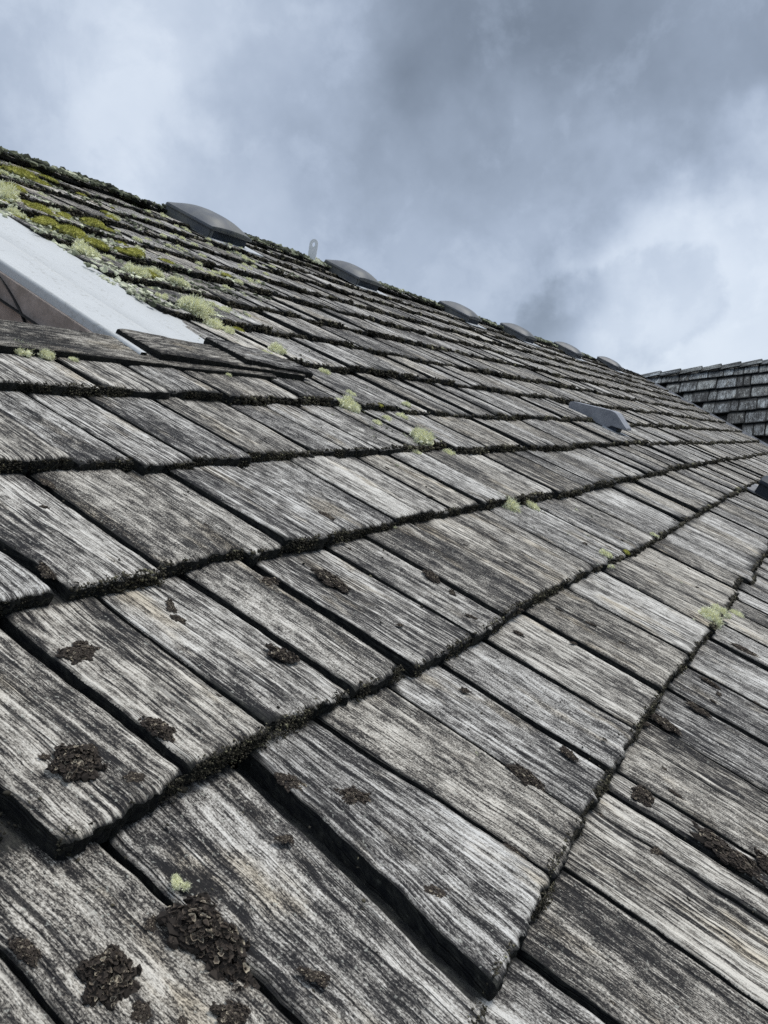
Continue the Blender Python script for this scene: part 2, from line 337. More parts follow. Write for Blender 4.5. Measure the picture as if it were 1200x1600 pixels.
def shake(mb, u0, u1, vb, vt, k, tone, d, base=None, t=T, skew=(0, 0), lift=0.0, clip_valley=True, full=0.0, lap=EX):
    """one split shake: tapered slab, grooved top, rough butt; coordinates in the roof frame"""
    w = u1-u0; res = 0.0022 if d < 0.9 else (0.0035 if d < 1.5 else (0.007 if d < 2.6 else (0.016 if d < 5 else 0.04)))
    nx = max(4, int(w/res)); ly = vt-vb; ny = max(4, int(ly/(res*2.6))) if d < 2.6 else (8 if d < 5 else 4)
    nx = min(nx, 130); ny = min(ny, 120)
    s = np.linspace(0, 1, nx); r = np.linspace(0, 1, ny)**1.15
    ox, oy = rng.random(2)*200
    A, B = np.meshgrid(s, r, indexing='ij')
    x = A*w; y = B*ly
    # edges: skewed and wavy
    eL = skew[0]*np.minimum(y/EX, 1.3) + 0.0060*vn((y+vb)*9, 0*y+u0*7) + 0.0024*vn((y+vb)*45, 0*y+u0*9) + 0.0010*vn(y*160+ox, 0*y+2)
    eR = skew[1]*np.minimum(y/EX, 1.3) + 0.0060*vn((y+vb)*9, 0*y+u1*7) + 0.0024*vn((y+vb)*45, 0*y+u1*9) + 0.0010*vn(y*160+oy, 0*y+8)
    xx = u0 + x + eL*(1-A) + eR*A
    bt = 0.012*vn(x*22+ox, 0*x+oy) + 0.006*vn(x*90+ox, 0*x+oy) + 0.003*vn(x*300+ox, 0*x)
    yy = vb + y + bt*np.exp(-y/0.03)
    hh = lift - t*(yy-vb)/EX
    g = 0.0
    if d < 5: g = 0.0026*vn(x*38+ox, y*3+oy) + 0.0030*vn(x*13+oy, y*4+ox)
    if d < 2.6: g = g + 0.0016*vn(x*130+ox, y*6+oy)
    if d < 1.5: g = g + 0.0010*vn(x*330+ox, y*16+oy)
    cup = (rng.random()-0.40)*0.007*((2*A-1)**2)
    ed = np.minimum(x, w-x); rnd = -0.0028*np.exp(-ed/0.0022) - 0.0032*np.exp(-y/0.0028)*(1 if d < 5 else 0)
    hh = hh + g + cup*np.exp(-y/0.2) + rnd + (rng.random()-0.5)*0.006*A
    if clip_valley:
        lim = valley_u(yy) - 0.26; xx = np.minimum(xx, lim)
    V = np.stack([xx.ravel(), yy.ravel(), hh.ravel()], 1)
    U = np.stack([x.ravel()+ox, y.ravel()+oy], 1)
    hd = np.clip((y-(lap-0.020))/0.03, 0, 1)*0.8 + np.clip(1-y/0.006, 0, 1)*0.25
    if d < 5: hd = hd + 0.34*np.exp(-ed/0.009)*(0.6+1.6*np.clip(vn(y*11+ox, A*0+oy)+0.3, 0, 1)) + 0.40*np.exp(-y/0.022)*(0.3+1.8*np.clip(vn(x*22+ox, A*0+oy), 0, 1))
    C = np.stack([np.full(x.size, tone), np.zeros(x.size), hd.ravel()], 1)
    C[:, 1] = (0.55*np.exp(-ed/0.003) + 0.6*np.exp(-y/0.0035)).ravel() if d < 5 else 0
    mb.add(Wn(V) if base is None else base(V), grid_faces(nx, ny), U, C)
    # sides and butt: rim dropped to the underside
    idx = np.arange(nx*ny).reshape(nx, ny)
    ring = np.concatenate([idx[0, ::-1], idx[1:, 0], idx[-1, 1:]])
    P = V[ring]; nseg = 4 if d < 1.6 else 2
    rows = []
    for q in range(nseg):
        a = q/(nseg-1); Q = P.copy()
        Q[:, 2] -= a*(t*1.02)
        if 0 < q < nseg-1 or nseg == 2:
            Q[:, 0] += (rng.random(len(P))-0.5)*0.0007*(d < 3); Q[:, 1] += (rng.random(len(P))-0.5)*0.004*(d < 3)
        rows.append(Q)
    R = np.concatenate(rows); n = len(P)
    uvr = np.concatenate([np.stack([P[:, 0]*1.0+ox+0.3+q*t/(nseg-1), P[:, 1]+oy + P[:, 0]*0.3 + q*t/(nseg-1)*0.5], 1) for q in range(nseg)])
    F = np.concatenate([np.stack([np.arange(n-1)+q*n, np.arange(n-1)+(q+1)*n, np.arange(1, n)+(q+1)*n, np.arange(1, n)+q*n], 1) for q in range(nseg-1)])
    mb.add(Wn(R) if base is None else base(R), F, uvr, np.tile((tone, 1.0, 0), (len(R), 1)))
NC = 14
def in_skylight(u0, u1, v): return u0 > 0.28 and u0 < 1.695 and v > 1.16 and v < 2.62
allb = []
for k in range(-6, NC):
    segs = list(JT.get(k, []))
    ustart = -1.6 if not segs else segs[0][0]-0.005
    if segs:
        u = ustart
        left = []
        while u > -1.6:
            w = random.uniform(0.09, 0.2); left.append((u-w, u-0.004)); u -= w
        segs = left[::-1] + segs; u = segs[-1][1] + 0.005
    else: u = ustart
    while u < 14.8:
        w = random.choice((random.uniform(0.06, 0.12), random.uniform(0.10, 0.19), random.uniform(0.10, 0.19), random.uniform(0.18, 0.28)))
        gap = random.choice((0.003, 0.004, 0.006, 0.010, 0.014))
        segs.append((u, u+w-gap)); u += w
    nl = len(segs) - len([1 for _ in segs]) 
    for (a, b) in segs:
        uc = (a+b)/2; vb = butt_v(k, uc)
        explicit = (k in JT and any(abs(a-q[0]) < 1e-6 for q in JT[k]))
        if not explicit or uc > 1.4: vb += random.gauss(0, 0.0035 if uc < 1.8 else 0.0065)
        if explicit:
            vb = np.interp(0.5, [0, 1], [butt_v(k, a+0.01), butt_v(k, b-0.01)])
        if a > valley_u(vb) - 0.12: continue
        vtop = vb + EX*2.05
        rv = float(ridge_v(uc))
        if vb > rv - 0.10: continue
        vtop = min(vtop, rv-0.01)
        d = cam_dist(max(a, 0) if a > 0 else b, vb + 0.1)
        if d > 3: vtop = min(vb + EX + 0.07, rv-0.01)
        segs2 = [(a, b)]
        if in_skylight(a, b, vb+0.12) or in_skylight(a, b, vb + 0.25):
            if vb < 1.2:
                vtop = min(vtop, 1.27) if a < 1.62 else vtop
            else:
                if b > 1.72: segs2 = [(1.675+0.022*(vb-1.2)+random.uniform(-0.002, 0.002), b)]
                else: continue
        tone = random.gauss(0.5, 0.20); tone = min(0.95, max(0.05, tone))
        if explicit:
            i = [q[0] for q in JT[k]].index(a); tone = TN.get((k, i), tone)
        for (a, b) in segs2:
            if b - a < 0.02: continue
            key = (k, round(a, 3))
            g_ = 0.0012 if d < 0.8 else (0.0018 if d < 1.6 else 0.0024)
            if b-a > 0.05: a += g_; b -= g_
            sk = (random.uniform(-0.004, 0.004), random.uniform(-0.004, 0.004))
            if key == (0, 0.410): sk = (0.004, 0.036)
            if key == (0, 0.545): sk = (0.034, -0.008)
            if key == (0, 0.704): sk = (-0.008, -0.003)
            lift = random.uniform(-0.0015, 0.004) if uc < 1.8 else random.uniform(-0.003, 0.008)
            if key == (1, 1.187): lift = 0.006
            # follow the slanting butt line
            shake(shk, a, b, vb, vtop, k, tone, d, skew=sk, lift=lift, lap=(max(butt_v(k+1, a), butt_v(k+1, b))-vb))
            FR.append((a, b, vb, k, d, lift))
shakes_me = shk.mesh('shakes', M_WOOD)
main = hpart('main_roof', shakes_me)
# deck under the shakes with the skylight well left open
dk = MB()
def quad(mb, pts, n=1): mb.add(Wn(pts), [[0, 1, 2, 3]])
dh = -0.062
def vu(v): return valley_u(v)
def rv_(u): return float(ridge_v(u))
US = [-1.7, 0.3, 1.24, 2.8, 4.0, 6.0, 9.0, 11.9, 12.6, 13.6]
for i in range(len(US)-1):
    a, b = US[i], US[i+1]
    va0 = -1.5 if a < 9.9 else max(-1.5, 1.68+(a-12.6)/0.85); vb0 = -1.5 if b < 9.9 else max(-1.5, 1.68+(b-12.6)/0.85)
    if abs(a-0.3) < 1e-6:
        quad(dk, [(a, -1.5, dh), (b, -1.5, dh), (b, 1.25, dh), (a, 1.25, dh)]); quad(dk, [(a, 2.70, dh), (b, 2.70, dh), (b, rv_(b), dh), (a, rv_(a), dh)])
    else: quad(dk, [(a, va0, dh), (b, vb0, dh), (b, rv_(b), dh), (a, rv_(a), dh)])
hpart('roof_deck', dk.mesh('roof_deck', M_DECK, False), None)
# far slope of the main roof, walls
bk = MB(); nb = 24; ub = np.linspace(-1.7, 16, nb)
for j in range(14):
    V = []
    for u in ub:
        p = W(u, rv_(min(u, 13.6)), -0.01); s0 = EX*j; s1 = EX*(j+1)
        V.append((p.x, p.y + s0*CP, p.z - s0*SP + 0.004)); V.append((p.x, p.y + s1*CP, p.z - s1*SP + 0.02))
    V = np.array(V); uvb = np.stack([V[:, 0], V[:, 1]*1.2], 1)
    bk.add(V, [[2*i, 2*i+2, 2*i+3, 2*i+1] for i in range(nb-1)], uvb)
hpart('back_slope', bk.mesh('back_slope', M_WOOD, False))
ym = -1.3*CP; zb = -1.3*SP
M_SID = simple('grey_siding', (0.20, 0.20, 0.19), (0.27, 0.26, 0.25), 3, 0.8)
hpart('wall', box_mesh('wall', -1.4, 10.0, ym, 6.0, GZ, zb-0.12, M_SID))

# valley flashing
vf = MB(); npts = 30; vv = np.linspace(-1.4, 3.0, npts)
V = []
for v in vv:
    c = valley_u(v); V += [(c-0.34, v, -0.026), (c-0.02, v, -0.030), (c, v, 0.004)]
vf.add(Wn(V), grid_faces(npts, 3))
hpart('valley_flashing', vf.mesh('valley_flashing', M_VAL, False), main)

# ------------------------------------------------------------------ ridge cap of the main roof
rc = MB(); u = -1.6
while u < 13.3:
    w = random.uniform(0.22, 0.30); d = cam_dist(u, 3.2); rvv = rv_(u+w/2)
    for side in (0, 1):
        hw = random.uniform(0.10, 0.125); tt = 0.013; l0 = random.uniform(0.004, 0.010); l1 = random.uniform(0.014, 0.026)
        a0, a1 = u, u+w+0.04
        nx, ny = 7, 5; s = np.linspace(0, 1, nx); q = np.linspace(0, 1, ny); A, B = np.meshgrid(s, q, indexing='ij')
        xx = a0 + A*(a1-a0); dn = B*hw + 0.006*vn(xx*30+side*9, B*0+u); hgt = l1 + (l0-l1)*A + 0.006*vn(xx*25, B*6+u*3) 
        ox = random.random()*90
        if side == 0: V = Wn(np.stack([xx.ravel(), (rvv-dn).ravel(), (hgt).ravel()], 1)); Vb = Wn(np.stack([xx.ravel(), (rvv-dn).ravel(), (hgt-tt).ravel()], 1))
        else:
            top = W(0, rvv, 0); 
            def bk_(h): return np.stack([xx.ravel(), (top.y + dn*CP + h*SP).ravel(), (top.z - dn*SP + h*CP).ravel()], 1)
            V = bk_(hgt); Vb = bk_(hgt-tt)
        uvv = np.stack([B.ravel()*hw+ox, xx.ravel()+ox], 1); n = nx*ny
        c = np.tile((random.uniform(0.2, 0.6), 0, 0), (n, 1))
        rc.add(V, grid_faces(nx, ny), uvv, c)
        idx = np.arange(n).reshape(nx, ny); ring = np.concatenate([idx[0, :], idx[1:, -1], idx[-1, -2::-1], idx[-2::-1, 0]])
        R = np.concatenate([V[ring], Vb[ring]]); m_ = len(ring)
        rc.add(R, np.stack([np.arange(m_-1), np.arange(m_-1)+m_, np.arange(1, m_)+m_, np.arange(1, m_)], 1), np.tile(uvv[ring], (2, 1)), np.tile((0.3, 1, 0), (2*m_, 1)))
    u += w
hpart('ridge_cap', rc.mesh('ridge_cap', M_WOOD), main)

# ------------------------------------------------------------------ wing roof: falls toward the camera, runs off to the right
vtop = 2.90; WO = W(valley_u(vtop), vtop, 0.0)             # where the ridges meet
# wing frame: a = along its eave (world -Y), b = up its slope, n = off it
WA = np.array([0, -1.0, 0]); WB = np.array([CP, 0, SP]); WNn = np.array([-SP, 0, CP])
def wing(P): P = np.asarray(P, float); return np.array(WO)[None, :] + P[:, :1]*WA + P[:, 1:2]*WB + P[:, 2:3]*WNn
wm = MB(); wex = 0.34
for k in range(0, 16):
    vb = -wex*(k+1) + 0.03
    # valley in wing coordinates: at slope distance s below the ridge the valley lies a = s*CP along
    a = max(0.0, -(vb+wex)*CP) - 0.2
    while a < 8.5:
        w = random.uniform(0.09, 0.28)
        if a + w > -(vb)*CP - 0.02:
            aa = max(a, -(vb+wex*0.5)*CP)
            if a+w-aa > 0.03:
                shake(wm, aa, a+w-random.choice((0.003, 0.006, 0.012)), vb+random.gauss(0, 0.006), min(vb+wex*1.35, -0.01), k, min(0.95, max(0.05, random.gauss(0.45, 0.24))), 4.0, base=wing, t=0.020, clip_valley=False, lift=random.uniform(0, 0.006))
        a += w
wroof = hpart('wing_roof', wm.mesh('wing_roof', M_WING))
wd = MB(); wd.add(wing([(0, 0, -0.06), (9, 0, -0.06), (9, -5, -0.06), (4.2, -5, -0.06)]), [[0, 1, 2, 3]])
P_ = np.array(wing([(0, 0, -0.02), (9, 0, -0.02)])); Q_ = P_ + np.array([5*CP, 0, -5*SP])
wd.add(np.concatenate([P_, Q_[::-1]]), [[0, 1, 2, 3]])
hpart('roof_deck', wd.mesh('wing_deck', M_DECK, False), wroof)
wc = MB(); a = 0.0
while a < 9:
    w = 0.29 + random.uniform(-0.02, 0.02)
    for side in (0, 1):
        l0, l1 = 0.052, 0.018         # the butt end (nearer the camera side) rides high
        hw = 0.12; pts = []
        for (aa, hh) in ((a-0.03, l1), (a+w, l0)):
            for dn in (0, hw): pts.append((aa, -dn if side == 0 else dn, hh))
        P = np.array(pts, float)
        def wb(P, dz):
            if side == 0:
                Q = P.copy(); Q[:, 2] += dz; return wing(Q)
            return np.array(WO)[None, :] + P[:, :1]*WA + P[:, 1:2]*np.array([CP, 0, -SP]) + (P[:, 2:3]+dz)*np.array([SP, 0, CP])
        Vt = wb(P, 0); Vb = wb(P, -0.018); ox = random.random()*50; uvv = np.array([[ox, ox], [ox+hw, ox], [ox, ox+w], [ox+hw, ox+w]])
        c = np.tile((random.uniform(0.35, 0.95), 0, 0), (4, 1))
        wc.add(Vt, [[0, 2, 3, 1]], uvv, c)
        wc.add(np.concatenate([Vt, Vb]), [[2, 6, 7, 3], [1, 3, 7, 5], [0, 1, 5, 4], [0, 4, 6, 2]], np.tile(uvv, (2, 1)), np.tile((0.4, 0.75, 0), (8, 1)))
    a += w
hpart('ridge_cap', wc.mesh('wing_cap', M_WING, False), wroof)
hpart('wall', box_mesh('wing_wall', valley_u(vtop)-2.6, valley_u(vtop)+3.4, -7.2, ym-0.05, GZ, WO.z-2.0, M_SID))

# ------------------------------------------------------------------ moss lining the butts
def ico():
    import bmesh
    bm = bmesh.new(); bmesh.ops.create_icosphere(bm, subdivisions=1, radius=1)
    bm.verts.ensure_lookup_table(); V = np.array([v.co[:] for v in bm.verts]); F = np.array([[v.index for v in f.verts] for f in bm.faces]); bm.free(); return V, F
def ico2():
    import bmesh
    bm = bmesh.new(); bmesh.ops.create_icosphere(bm, subdivisions=2, radius=1)
    bm.verts.ensure_lookup_table(); V = np.array([v.co[:] for v in bm.verts]); F = np.array([[v.index for v in f.verts] for f in bm.faces]); bm.free(); return V, F
IV, IF = ico(); I2V, I2F = ico2()
def lumps(mb, P, size, tone, squash=(1, 1, 1), rough=0.55, world=True, hi=False):
    """many small ragged lumps at P (roof frame)"""
    P = np.asarray(P, float); n = len(P); V0, F0 = (I2V, I2F) if hi else (IV, IF); m = len(V0)
    if n == 0: return
    ang = rng.random(n)*6.283; sc_ = size[:, None]*np.asarray(squash)[None, :]*(0.7+0.6*rng.random((n, 3)))
    jit = 1 + rough*(rng.random((n, m))-0.5)*2
    V = V0[None]*jit[..., None]*sc_[:, None, :]
    ca, sa = np.cos(ang)[:, None], np.sin(ang)[:, None]
    x = V[..., 0]*ca - V[..., 1]*sa; y = V[..., 0]*sa + V[..., 1]*ca
    V = np.stack([x, y, V[..., 2]], -1) + P[:, None, :]
    F = (F0[None] + (np.arange(n)*m)[:, None, None]).reshape(-1, 3)
    Vf = V.reshape(-1, 3)
    C = np.zeros((n*m, 3)); C[:, 0] = np.clip(np.repeat(tone, m) + 0.25*(rng.random(n*m)-0.5), 0, 1)
    mb.add(Wn(Vf) if world else Vf, F, None, C)
def strands(mb, P, length, width, tone, lean=0.6, world=True, up=None, seg=3, curl=0.5):
    """thin tapering curled ribbons"""
    P = np.asarray(P, float); n = len(P)
    if n == 0: return
    th = rng.random(n)*6.283; r = lean*rng.random(n)
    d = np.stack([r*np.cos(th), r*np.sin(th), np.ones(n)], 1) if up is None else up
    d /= np.linalg.norm(d, axis=1)[:, None]
    pts = [P]; cur = P.copy()
    for s in range(seg):
        d = d + curl*(rng.random((n, 3))-0.5); d /= np.linalg.norm(d, axis=1)[:, None]
        cur = cur + d*(length/seg)[:, None]; pts.append(cur)
    sd = rng.random((n, 3))-0.5; sd /= np.linalg.norm(sd, axis=1)[:, None]
    V = []; 
    for s, p in enumerate(pts):
        w = width*(1-0.75*s/seg); V += [p-sd*w[:, None], p+sd*w[:, None]]
    V = np.stack(V, 1); m = V.shape[1]
    base = (np.arange(n)*m)[:, None, None]
    F = (np.array([[2*s, 2*s+1, 2*s+3, 2*s+2] for s in range(seg)])[None] + base).reshape(-1, 4)
    C = np.zeros((n, m, 3)); 
    for s in range(seg+1): C[:, 2*s:2*s+2, 0] = np.clip(tone*(0.45+0.55*s/seg), 0, 1)[:, None]
    Vf = V.reshape(-1, 3); mb.add(Wn(Vf) if world else Vf, F, None, C.reshape(-1, 3))
fm = MB()
for (a, b, vb, k, d, lift) in FR:
    if vb < -0.6 or a < -0.6: continue
    L_ = b-a
    den, sz = (8500, 0.00062) if d < 0.9 else ((5200, 0.0009) if d < 1.8 else ((1100, 0.0027) if d < 4 else (330, 0.0058)))
    n = int(L_*den)
    uu = a + rng.random(n)*L_; q = rng.random(n)
    pt = vn(uu*16, uu*0+k*3.3) + 0.6*vn(uu*50, uu*0+k*5.1)          # moss thickens and thins along the butt
    th_ = np.clip(0.65+1.5*pt, 0.2, 1.5)
    vv_ = vb + 0.001 - 0.0055*th_*rng.random(n)*(0.4+q); hh_ = lift - 0.001 - (T-0.001)*q
    sel = (rng.random(n) < 0.16) & (pt > 0.0); hh_[sel] = lift - 0.0005; vv_[sel] = vb + 0.007*rng.random(sel.sum())**2
    if d > 1.8: hh_ = hh_ - 0.001
    okm = (uu < valley_u(vv_)-0.27) & (rng.random(n) < 0.35 + 0.65*th_)
    tone = np.clip(0.16 + 0.65*rng.random(n)**1.6 + 0.35*pt, 0, 1)
    lumps(fm, np.stack([uu, vv_, hh_], 1)[okm], (sz*(0.5+1.3*rng.random(n)**2))[okm], tone[okm], (1.4, 1, 0.9), 0.6)
    if d < 3:
        m_ = int(L_*(2800 if d < 0.9 else (1500 if d < 1.5 else 500))); uu = a + rng.random(m_)*L_; hh_ = lift - T*rng.random(m_)**0.7
        ok2 = vn(uu*16, uu*0+k*3.3) + 0.6*vn(uu*50, uu*0+k*5.1) > -0.12; uu, hh_ = uu[ok2], hh_[ok2]; m_ = len(uu)
        up = np.stack([1.2*(rng.random(m_)-0.5), -0.9*np.ones(m_), 1.1*rng.random(m_)-0.45], 1)
        strands(fm, np.stack([uu, np.full(m_, vb-0.001), hh_], 1), 0.002+0.006*rng.random(m_)**2, np.full(m_, 0.00016 if d < 1.5 else 0.00035), 0.15+0.75*rng.random(m_)**2.5, up=up, curl=1.4)
# debris packed in the open joints of the near courses
for k, segs in JT.items():
    for i in range(len(segs)-1):
        g0, g1 = segs[i][1], segs[i+1][0]
        if k > 2: continue
        n = int(90*min(1, (g1-g0)/0.01)); vbk = butt_v(k, g0); q = rng.random(n)
        lumps(fm, np.stack([g0+(g1-g0)*rng.random(n), vbk+0.25*q**1.5, -T*1.0 - T*q + 0.001*rng.random(n)], 1), 0.0006+0.0016*rng.random(n)**2, 0.15+0.5*rng.random(n)**2, (1, 1.6, 0.8))

# crumbs and flecks lying on the near boards
n = 1500; uu = 0.28 + 1.9*rng.random(n)**1.4; vv_ = -0.2 + 1.1*rng.random(n); okc = vn(uu*9, vv_*9)+0.5*rng.random(n) > 0.12; uu, vv_ = uu[okc], vv_[okc]
hs = np.array([surf_h(a, b) for a, b in zip(uu, vv_)]); lumps(fm, np.stack([uu, vv_, hs+0.0006], 1), 0.0004+0.0013*rng.random(len(uu))**3, 0.1+0.75*rng.random(len(uu))**1.5, (1, 1.4, 0.6), 0.7)
frm = obj('moss_fringe', fm.mesh('moss_fringe', M_MFR, True)); tag(frm, 'dark crumbly moss lining the lower edges of the wooden shakes', 'moss', kind='stuff')

# crust of small lichens and moss thick on the upper left of the roof
cm = MB(); 
n = 17000; uu = 1.66 + rng.random(n)**1.6*3.6; vv_ = 1.55 + rng.random(n)*1.9
ok = (vv_ < ridge_v(uu)+0.0) & (vv_ > 1.35 + 0.62*(uu-1.7)) & (vn(uu*9, vv_*9)+0.7*vn(uu*30, vv_*22) > 0.05 - 0.25*np.exp(-((uu-1.95)/0.35)**2) + 0.13*(uu-1.9))
uu, vv_ = uu[ok], vv_[ok]; hs = np.array([surf_h(a, b) for a, b in zip(uu, vv_)])
tn_ = np.clip(0.25+0.9*vn(uu*22, vv_*22)+0.5*rng.random(len(uu))+0.30*np.exp(-((uu-1.85)/0.3)**2), 0, 1)
lumps(cm, np.stack([uu, vv_, hs+0.001], 1), 0.0022+0.0065*rng.random(len(uu))**2.5, tn_, (1.2, 1.2, 0.9), 0.6)
n = 3800; uu = 1.7 + rng.random(n)*9; vv_ = ridge_v(uu) - 0.13*rng.random(n)**1.3; tn_ = np.clip(0.2+0.9*vn(uu*12, vv_*22)+0.4*rng.random(n), 0, 0.9)
ok = vn(uu*4, vv_*3) > -0.12
lumps(cm, np.stack([uu, vv_, 0.024+0*uu], 1)[ok], (0.005+0.010*rng.random(n)**2)[ok], tn_[ok], (1.3, 1.2, 0.8), 0.6)
n = 700; uu = 1.95+0.16*rng.standard_normal(n); vv_ = rng.random(n)*1.6; ok = vn(uu*14, vv_*14) > 0.08; uu, vv_ = uu[ok], vv_[ok]
hs = np.array([surf_h(a, b) for a, b in zip(uu, vv_)]); lumps(cm, np.stack([uu, vv_, hs+0.0005], 1), 0.0012+0.0030*rng.random(len(uu))**2, 0.2+0.7*rng.random(len(uu)), (1.2, 1.3, 0.6), 0.6)
tag(obj('lichen_crust', cm.mesh('lichen_crust', M_CRUST, False)), 'crust of small grey green lichens and moss covering the upper left shakes', 'lichen', kind='stuff')

# ------------------------------------------------------------------ lichen tufts, moss cushions, brown clumps
def tuft_mesh(i):
    mb = MB(); nb = 9                                  # a few fans of branching strands, ragged outline
    for b in range(nb):
        th0 = b/nb*6.283 + random.random(); r0 = (0.0 if b == 0 else random.uniform(0.3, 1.0)); c0 = np.array([r0*math.cos(th0), 0.85*r0*math.sin(th0), 0.0]); sz = random.uniform(0.22, 0.85)
        n = 85; P = c0 + 0.10*(rng.random((n, 3))-0.5)*np.array([1, 1, 0.4])
        up = rng.standard_normal((n, 3))*np.array([0.75, 0.75, 0.45]) + np.array([c0[0]*0.6, c0[1]*0.6, 0.75]); up[:, 2] = np.abs(up[:, 2])
        ln = sz*(0.5+0.7*rng.random(n))
        strands(mb, P, ln, np.full(n, 0.042), 0.6+0.45*rng.random(n), up=up.copy(), world=False, seg=4, curl=0.9)
        tip = P + up/np.linalg.norm(up, axis=1)[:, None]*(ln*0.62)[:, None]
        for _ in range(2): strands(mb, tip, 0.16+0.16*rng.random(n), np.full(n, 0.032), 0.8+0.2*rng.random(n), world=False, seg=2, lean=1.6, curl=1.2)
        m = 40; lumps(mb, c0 + rng.standard_normal((m, 3))*np.array([0.13, 0.13, 0.06])*sz*2 + np.array([0, 0, 0.14]), 0.07+0.06*rng.random(m), 0.50+0.4*rng.random(m), (1, 1, 1), 0.8, world=False)
    return mb.mesh('lichen_tuft', M_LICHEN, False)
def cushion_mesh(i):
    mb = MB(); n = 520; th = rng.random(n)*6.283; r = np.sqrt(rng.random(n)); x = r*np.cos(th); y = r*np.sin(th)*0.72
    z = 0.42*np.sqrt(np.clip(1-r*r, 0, 1))*(0.8+0.5*vn(x*2.5+i*7, y*2.5)) 
    lumps(mb, np.stack([x, y, z*0.85], 1), 0.05+0.07*rng.random(n), np.clip(0.35+z*0.9+0.25*vn(x*4+i, y*4), 0, 1), (1, 1, 0.9), 0.7, world=False)
    m = 700; th = rng.random(m)*6.283; r = np.sqrt(rng.random(m)); x = r*np.cos(th); y = r*np.sin(th)*0.72; z = 0.42*np.sqrt(np.clip(1-r*r, 0, 1))
    strands(mb, np.stack([x, y, z*0.9], 1), 0.10+0.10*rng.random(m), np.full(m, 0.014), 0.6+0.4*rng.random(m), lean=0.8, world=False)
    k = 160; th = rng.random(k)*6.283; lumps(mb, np.stack([1.0*np.cos(th), 0.75*np.sin(th), 0.05+0.1*rng.random(k)], 1), 0.06+0.08*rng.random(k), 0.1+0.2*rng.random(k), (1, 1, 1), 0.7, world=False)
    return mb.mesh('moss_cushion', M_GREEN, False)
def clump_mesh(i):
    """low mound of small curled brown flakes"""
    mb = MB(); n = 420; th = rng.random(n)*6.283; r = rng.random(n)**0.6; edge = 0.78+0.60*vn(np.cos(th)*1.7+i*9+5, np.sin(th)*1.7+3)*2 + 0.25*(rng.random(n) < 0.08)
    x = r*np.cos(th)*edge; y = r*np.sin(th)*edge*0.8; z = 0.34*np.sqrt(np.clip(1-r*r, 0.0, 1))*(0.7+0.6*rng.random(n))
    a = np.arange(9)/9*6.283
    for j in range(n):
        s = 0.055+0.055*random.random(); cup = random.uniform(0.25, 0.6)
        nrm = Vector((x[j]*0.9+random.uniform(-.6, .6), y[j]*0.9+random.uniform(-.6, .6), 0.9)).normalized()
        q = nrm.to_track_quat('Z', 'Y').to_matrix() @ Matrix.Rotation(random.random()*6.28, 3, 'Z')
        R = np.array(q)
        rr = np.array([0.55, 1.0]); pts = [(0, 0, 0)]
        for k_, t_ in enumerate(rr):
            for b_ in a: 
                wv = 1+0.22*math.sin(b_*3+j)
                pts.append((s*t_*math.cos(b_)*wv, s*t_*math.sin(b_)*0.75*wv, cup*s*t_*t_ + random.uniform(-.1, .1)*s))
        pts = np.array(pts) @ R.T + np.array([x[j], y[j], z[j]+0.03])
        F = [[0, 1+b_, 1+(b_+1) % 9] for b_ in range(9)]
        F4 = [[1+b_, 10+b_, 10+(b_+1) % 9, 1+(b_+1) % 9] for b_ in range(9)]
        base = 0.20+0.30*random.random() + (0.40 if random.random() < 0.18 else 0)
        c = np.zeros((19, 3)); c[0, 0] = base*0.7; c[1:10, 0] = base; c[10:, 0] = min(1, base+0.22)
        mb.add(pts, F, None, c); mb.add(pts, F4, None, c)
    lumps(mb, np.stack([x, y, z*0.55], 1), 0.09+0.07*rng.random(n), 0.08+0.2*rng.random(n), (1, 1, 0.8), 0.6, world=False)
    return mb.mesh('brown_clump', M_CLUMP, False)
TM = [tuft_mesh(i) for i in range(7)]; CMs = [cushion_mesh(i) for i in range(3)]; KM = [clump_mesh(i) for i in range(5)]
def place(proto, name, u, v, r, rot, label, cat, group, flat=1.0, asp=1.0, h=None):
    o = link(bpy.data.objects.new(name, proto))
    hh = (surf_h(u, v) if h is None else h) + (0.0024 if cat == 'dried clump' else 0)
    o.matrix_world = Matrix.Translation(W(u, v, hh)) @ RM @ Matrix.Rotation(rot, 4, 'Z') @ Matrix.Diagonal((r*asp, r, r*flat, 1))
    return tag(o, label, cat, group)
